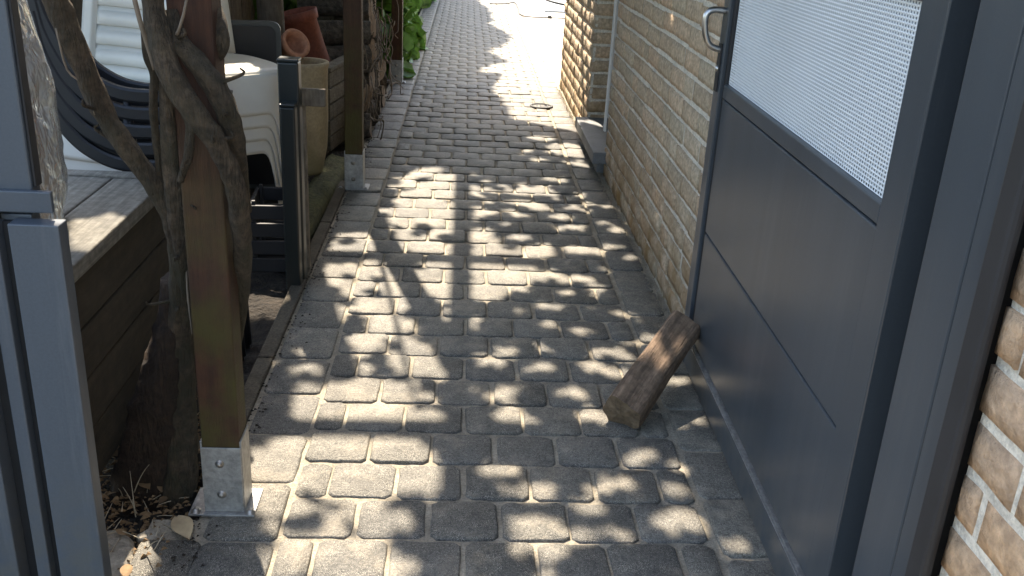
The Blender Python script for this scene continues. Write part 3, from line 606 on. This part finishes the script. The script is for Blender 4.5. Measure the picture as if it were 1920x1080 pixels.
for i in range(3):
    o = white_chair('slatted_chair', 'white plastic chair with slatted back, %s of its stack behind the dark folding chairs' % ('lowest', 'middle', 'topmost')[i], (-1.19+.003*i, 3.24, .045+.055*i), R(-9), True, False, 'white slatted chairs behind the folding chairs')
    o.rotation_euler.y = R(3.5); o.scale = (1.13+.015*i, 1.02+.015*i, 1.0)
for i in range(4):
    white_chair('garden_chair', 'white plastic chair with plain back, %s of the white stack beside the metal posts' % ('lowest', 'second', 'third', 'topmost')[i], (-.985+.004*i, 3.76+.003*i, .03+.050*i), R(36+i*.6), False, False, 'white chairs stacked beside the metal posts').scale = (.955+.015*i, .955+.015*i, 1)

if True:
    cr = thing('dark_filler_crate', 'guessed black slatted crate added to fill the dark area behind the metal posts', 'crate', (-.665, 3.33, -.02), R(4))  # made-up crate, a black filler for the dark area
    for z0 in (0, .065, .13, .195):
        for lo, hi in (((-.075, -.12, z0), (.075, -.108, z0+.05)), ((-.075, .108, z0), (.075, .12, z0+.05)), ((.063, -.1075, z0), (.075, .1075, z0+.05)), ((-.075, -.1075, z0), (-.063, .1075, z0+.05))): box('slat', lo, hi, 'rubber', cr, .002)
    for x in (-.062, .05):
        for y in (-.107, .095): box('corner_post', (x, y, .002), (x+.012, y+.012, .258), 'rubber', cr, .001)
    box('base', (-.062, -.107, .001), (.062, .107, .008), 'rubber', cr, 0)
# plastic wrapped bundle on the deck
wb = thing('wrapped_bundle', 'tall bundle wrapped in crumpled clear plastic sheeting on the deck behind the gate frame', 'bundle', (-.955, 1.98, .541))
V, Fc = [], []; sg = 40; nn = 36
for i in range(nn+1):
    t = i/nn; z = .60*t
    for kk in range(sg):
        a = 2*math.pi*kk/sg; r = .115*(1-.20*t+.12*math.sin(t*5))*(1+.16*noise.fractal(Vector((math.cos(a)*1.6, math.sin(a)*1.6, z*7)), 1, 2, 4))
        if i == 0: r *= 1.05
        V.append((r*math.cos(a), r*math.sin(a), z+.004))
    # next ring
for i in range(nn):
    for kk in range(sg): Fc.append((i*sg+kk, i*sg+(kk+1) % sg, (i+1)*sg+(kk+1) % sg, (i+1)*sg+kk))
Fc.append(tuple(range(sg))[::-1]); Fc.append(tuple(nn*sg+kk for kk in range(sg)))
mk('film', V, Fc, 'plastic_film', wb, True); lathe('core', [(.001, .01), (.07, .01), (.065, .3), (.055, .56), (.001, .57)], 'clay', wb, 20)

# ---------------------------------------------------------------- odds and ends along the left
pn = thing('folded_table', 'dark grey plastic folded table with rounded corners standing on edge behind the white chairs', 'table', (-.935, 4.12, 0), R(8))
def rrect(name, w, h, th, r, z0, mt, par, y=0):
    P = []
    for cx, cz, a0 in ((w/2-r, h-r, 0), (-w/2+r, h-r, 90), (-w/2+r, r, 180), (w/2-r, r, 270)):
        for kk in range(7): a = R(a0+kk*15); P.append((cx+r*math.cos(a), cz+r*math.sin(a)))
    n = len(P); V = [(x, y-th/2, z+z0) for x, z in P]+[(x, y+th/2, z+z0) for x, z in P]
    Fc = [tuple(range(n))[::-1], tuple(range(n, 2*n))]+[(i, (i+1) % n, n+(i+1) % n, n+i) for i in range(n)]
    return mk(name, V, Fc, mt, par)
rrect('table_top', .34, .715, .026, .035, .02, 'grey_plastic', pn); rrect('table_rim', .30, .675, .006, .03, .04, 'dark_plastic', pn, -.017)
for sx in (-1, 1): tube('leg', [(sx*.13, .03, .0, .012), (sx*.13, .032, .6, .012)], 'dark_plastic', pn, 8, n=1)
for nm, lab, x0, x1, y0, y1, h in (('metal_post', 'tall dark green metal post standing upright behind a shorter one', -.586, -.520, 3.08, 3.14, .750), ('metal_post', 'shorter dark green metal post standing in front of the taller one', -.572, -.525, 3.02, 3.073, .620)):
    mp = thing(nm, lab, 'post', ((x0+x1)/2, (y0+y1)/2, -.04), 0, 'dark metal posts by the path'); w, dd = (x1-x0)/2, (y1-y0)/2
    box('tube', (-w, -dd, 0), (w, dd, h+.03), 'green_metal', mp, .006, seg=3); box('cap', (-w-.0015, -dd-.0015, h+.0305), (w+.0015, dd+.0015, h+.04), 'green_metal', mp, .003)
bd = thing('short_board', 'short weathered wooden board fixed beside the dark metal posts', 'board', (-.50, 3.17, .585))
box('board', (-.06, 0, 0), (.050, .02, .058), 'old_wood', bd, .003); box('batten', (-.055, .021, -.60), (-.02, .045, .05), 'old_wood', bd, .003)
bp = thing('beige_planter', 'tall tapering beige stone planter pot with worn rim behind the dark metal posts', 'planter', (-.70, 4.27, .06))
prof = [(.001, .0), (.070, .0), (.078, .02), (.098, .12), (.105, .25), (.106, .40), (.108, .47), (.114, .485), (.112, .497), (.095, .497), (.088, .48), (.086, .43), (.001, .43)]
lathe('pot', prof, 'beige_pot', bp, 32); lathe('soil', [(.085, .432), (.05, .437), (.001, .436)], 'soil', bp, 20)
mb = tag(log('mossy_log', 'mossy olive green beam lying on the soil under the beige planter', (-.635, 3.55, .005), (-.605, 4.62, .005), .062, ((math.pi/2*1.0, .75),), 'moss', 9, cat='beam'), 'mossy olive green beam lying on the soil beside the kerb', 'beam')
# slatted planter box
bx = thing('planter_box', 'weathered wooden slatted planter box holding the red pot', 'planter', (-.672, 4.90, -.02), R(-9))
for i in range(5):
    z0 = .02+i*.082
    for nm, lo, hi in (('slat', (-.02, .0, z0), (0, .62, z0+.074)), ('slat', (-.34, 0, z0), (-.32, .62, z0+.074)), ('slat', (-.318, -.012, z0), (-.022, .008, z0+.074)), ('slat', (-.318, .612, z0), (-.022, .632, z0+.074))):
        box(nm, lo, hi, 'box_wood', bx, .003)
for lo, hi in (((-.05, -.03, .432), (.016, .65, .452)), ((-.356, -.03, .432), (-.29, .65, .452)), ((-.288, -.03, .432), (-.052, .03, .452)), ((-.288, .59, .432), (-.052, .65, .452))): box('top_rail', lo, hi, 'box_wood', bx, .003)
for x in (-.312, -.062):
    for y in (.012, .567): box('corner_post', (x, y, 0), (x+.035, y+.04, .428), 'box_wood', bx, .003)
box('soil', (-.315, .012, .05), (-.024, .606, .30), 'soil', bx, .01)
tp = thing('terracotta_pot', 'tall dark red plastic flower pot with thick rim leaning in the planter box', 'pot', (-.80, 5.25, .285), 0); tp.rotation_euler = (R(4), R(-13), 0)
lathe('pot', [(.001, 0), (.115, 0), (.118, .01), (.104, .20), (.098, .335), (.110, .337), (.112, .385), (.104, .387), (.094, .36), (.09, .12), (.001, .1)], 'terracotta', tp, 32)
lathe('small', [(.001, 0), (.001, 0)], 'clay', tp, 4).name = 'drain_boss'
cp = thing('clay_pot', 'small salmon clay pot tipped on its side on the beige planter', 'pot', (-.745, 4.26, .615), 0); cp.rotation_euler = (R(35), R(48), 0)
lathe('pot', [(.001, -.06), (.040, -.06), (.054, .015), (.064, .017), (.066, .045), (.052, .047), (.046, .01), (.034, -.05), (.001, -.05)], 'clay', cp, 28)
# timber fence and post behind
fn = thing('back_fence', 'dark weathered board fence behind the pots and planters', 'fence', (-1.55, 3.3, 0))
for i in range(30): box('board', (0, i*.155, -.05), (.02+.006*(i % 2), i*.155+.147, 1.55+random.uniform(-.02, .02)), 'old_wood', fn, .003)
for z in (.3, 1.2): box('rail', (.0275, -.02, z), (.06, 4.65, z+.07), 'old_wood', fn)
fp = thing('rough_post', 'thick rough brown timber post standing behind the folded table', 'post', (-.86, 4.42, 0))
tube('trunk', [(0, 0, -.05, .062), (.003, 0, .4, .060), (-.002, 0, 1.0, .058), (0, 0, 2.5, .055)], 'old_wood', fp, 18, .05, 14, 5)
pl = thing('timber_offcuts', 'upright grey timber offcuts leaning behind the slatted planter box', 'timber', (-.95, 5.75, 0))
for i, (x, y, h, w) in enumerate(((0, .0, .78, .09), (.11, .06, .70, .08), (.21, .12, .80, .10), (.32, .10, .66, .09), (-.12, .05, .74, .08))):
    box('plank', (-w/2, -.015, 0), (w/2, .015, h), 'box_wood', pl, .003, (x, y, -.03), (R(-4+2*i), R(random.uniform(-6, 6)), R(random.uniform(-20, 20))))
# stacked logs with dry vines
LG = []
for i, (x, y, z, r, ln) in enumerate(((-.60, 5.25, .05, .075, .36), (-.61, 5.52, .06, .085, .34), (-.60, 5.83, .06, .08, .36), (-.60, 6.12, .05, .075, .34), (-.61, 6.40, .06, .08, .33), (-.63, 5.38, .19, .08, .36), (-.63, 5.68, .21, .09, .36), (-.62, 5.98, .20, .08, .35), (-.62, 6.27, .19, .08, .34),
     (-.64, 5.52, .35, .085, .34), (-.64, 5.84, .36, .085, .34), (-.63, 6.14, .34, .08, .33), (-.65, 5.62, .50, .08, .36), (-.65, 5.95, .51, .085, .34), (-.64, 6.24, .48, .08, .33), (-.65, 5.80, .65, .08, .35), (-.65, 6.1, .65, .08, .35))):
    a = random.uniform(-.25, .25); row = ('bottom', 'second', 'third', 'fourth', 'top')[0 if i < 5 else 1 if i < 9 else 2 if i < 12 else 3 if i < 15 else 4]
    log('stacked_log', 'weathered dark split log in the %s row of the log pile by the path' % row, (x-ln*.9, y-a*.3, z+.01), (x+.10, y+a*.3, z+.02), r, ((random.uniform(0, 6), .7), (random.uniform(0, 6), .75)), 'log_bark', 30+i, 'logs of the %s row' % row)
tw = []
for i in range(34):
    y = random.uniform(4.9, 6.6); x = -.50+random.uniform(-.05, .07); z = random.uniform(.02, .75); P = []; r = random.uniform(.0018, .004)
    for s in range(6): P.append((x, y, max(.006, z), r)); x += random.uniform(-.03, .035); y += random.uniform(-.09, .09); z -= random.uniform(-.02, .12)
    tw.append(P)
stuff(tag(multi_tube('dry_twigs', tw, 'twig'), 'tangle of thin dry grey vine twigs over the log pile', 'twigs'))

# ivy hedge beyond the pergola, its foot by the path
ivy = thing('ivy_hedge', 'tall bright green large leaved ivy hedge along the far left edge of the path', 'hedge', (-.75, 10, 0)); IO = np.array([-.75, 10, 0])
n = 26000; Y = rng.uniform(7.15, 17, n); Z = rng.uniform(.02, 3.9, n); edge = -.52+.05*np.sin(Y*3.1)+.05*np.sin(Y*7.3+Z*4)+.10*np.sin(Z*2.2+Y)
topz = 3.50+.16*np.sin(Y*1.7)+.12*np.sin(Y*4.1)
C = np.stack([edge-np.abs(rng.exponential(.09, n)), Y, Z], 1); C = C[(Z < topz)]; C[:, 0] = np.minimum(C[:, 0], -.36)
stuff(leaf_cloud('foliage', C-IO, .13, .75, 'ivy_leaf', ivy, .85, .3))
n = 26000; C = np.stack([rng.uniform(-1.6, -.65, n), rng.uniform(7.2, 17, n), rng.uniform(.1, 3.2, n)], 1)
stuff(leaf_cloud('foliage', C-IO, .17, .7, 'ivy_leaf', ivy, .85, .3))
for yy in np.arange(7.5, 17, .8): tube('stem', [(-.2, yy-10, -.05, .022), (-.25, yy-9.9, 1.2, .017), (-.22, yy-10.05, 3.2, .008)], 'bark', ivy, 8, .1)

# litter and weeds on the soil bed by the first post
def leaf_obj(name, label, p, L, rz, mt, tilt):
    V = []; 
    for i in range(7):
        t = i/6; w = L*.26*math.sin(math.pi*min(1, t*.93+.05))
        z = .10*L*math.sin(t*3); V += [(L*(t-.5), -w, z+.06*L), (L*(t-.5), 0, z), (L*(t-.5), w, z+.05*L)]
    Fc = [(i*3+k, i*3+k+3, i*3+k+4, i*3+k+1) for i in range(6) for k in range(2)]
    o = mk(name, V, Fc, mt, None, True, p, (tilt, tilt*.6, rz)); return tag(o, label, 'leaf', 'dead leaves on the soil bed')
mat('pale_leaf', (.42, .32, .19), .85, .2, 30, .2, 90)
leaf_obj('dead_leaf', 'pale dry pointed leaf lying on the corner pavers below the post foot', (-.548, 1.672, .006), .085, R(-58), 'pale_leaf', .1)
for i in range(26):
    leaf_obj('dead_leaf', 'small brown dead leaf lying on the dark soil around the vine trunk', (random.uniform(-.80, -.57), random.uniform(1.52, 2.0), random.uniform(-.01, .015)), random.uniform(.025, .055), random.uniform(0, 6), 'dead_leaf', random.uniform(-.5, .5))
tw = []
for i in range(70):
    x, y = random.uniform(-.78, -.56), random.uniform(1.58, 2.05); P = []; z = random.uniform(-.03, .0); h = random.uniform(.03, .14) if i % 2 else .01; a = random.uniform(0, 6); l = random.uniform(.02, .07)
    for s in range(4): t = s/3; P.append((x+math.cos(a)*l*t, y+math.sin(a)*l*t, z+.012+h*(t-.3*t*t), .0013*(1-.6*t)))
    tw.append(P)
stuff(tag(multi_tube('dry_straw', tw, 'straw', n=3), 'thin dry straw and stalks standing on the soil by the vine trunk', 'straw'))
def rubble(name, label, p, s, seed):
    bm = bmesh.new(); bmesh.ops.create_icosphere(bm, subdivisions=3, radius=1)
    for v in bm.verts:
        c = v.co*1.0; k = 1+.28*noise.noise(c*1.1+Vector((seed, 0, 0)))+.10*noise.noise(c*3.3+Vector((seed, 5, 0)))
        v.co = Vector((max(-.85, min(.85, c.x*k))*s[0], max(-.85, min(.85, c.y*k))*s[1], max(-.7, min(.62, c.z*k))*s[2]))
    me = bpy.data.meshes.new(name); bm.to_mesh(me); bm.free(); me.polygons.foreach_set('use_smooth', [True]*len(me.polygons))
    return tag(link(name, me, 'stone', None, p, (0, .1, seed)), label, 'stone')
rubble('flat_stone', 'flat pale sunlit stone lying in the soil beside the gate frame', (-.672, 1.600, -.014), (.06, .085, .030), .4)
rubble('small_stone', 'small pale rounded stone beside the flat sunlit stone', (-.615, 1.665, -.012), (.022, .028, .018), 2.1)

# grit, crumbs and leaf bits swept to the foot of the wall and along the kerb
def grit(name, label, pts, mt, lo, hi):
    V, Fc = [], []
    for x, y, z in pts:
        r = random.uniform(lo, hi); n = len(V); sq = random.uniform(.4, .8)
        for dx, dy, dz in ((1, 0, 0), (-.5, .87, 0), (-.5, -.87, 0), (0, 0, 1), (.2, .1, -.6)):
            V.append((x+r*(dx+random.uniform(-.3, .3)), y+r*(dy+random.uniform(-.3, .3)), z+r*sq*dz+r*.3))
        Fc += [(n, n+1, n+3), (n+1, n+2, n+3), (n+2, n, n+3), (n+1, n, n+4), (n+2, n+1, n+4), (n, n+2, n+4)]
    return stuff(tag(mk(name, V, Fc, mt), label, 'grit'))
g = random.gauss; u = random.uniform
grit('loose_grit', 'pale loose mortar grit and sand along the foot of the brick wall', [(.705-abs(g(0, .012)), u(2.6, 7.0), 0.0) for _ in range(1500)], 'sand', .0015, .0055)
grit('soil_crumbs', 'dark soil crumbs scattered along the kerb and the edge pavers', [(-.515+abs(g(0, .035))-.03, u(1.55, 5.2), .002) for _ in range(900)], 'soil', .0015, .006)
grit('bark_litter', 'brown bark and leaf litter over the soil round the vine trunk', [(u(-.80, -.56), u(1.50, 2.3), u(-.03, .0)) for _ in range(1600)], 'dead_leaf', .002, .009)
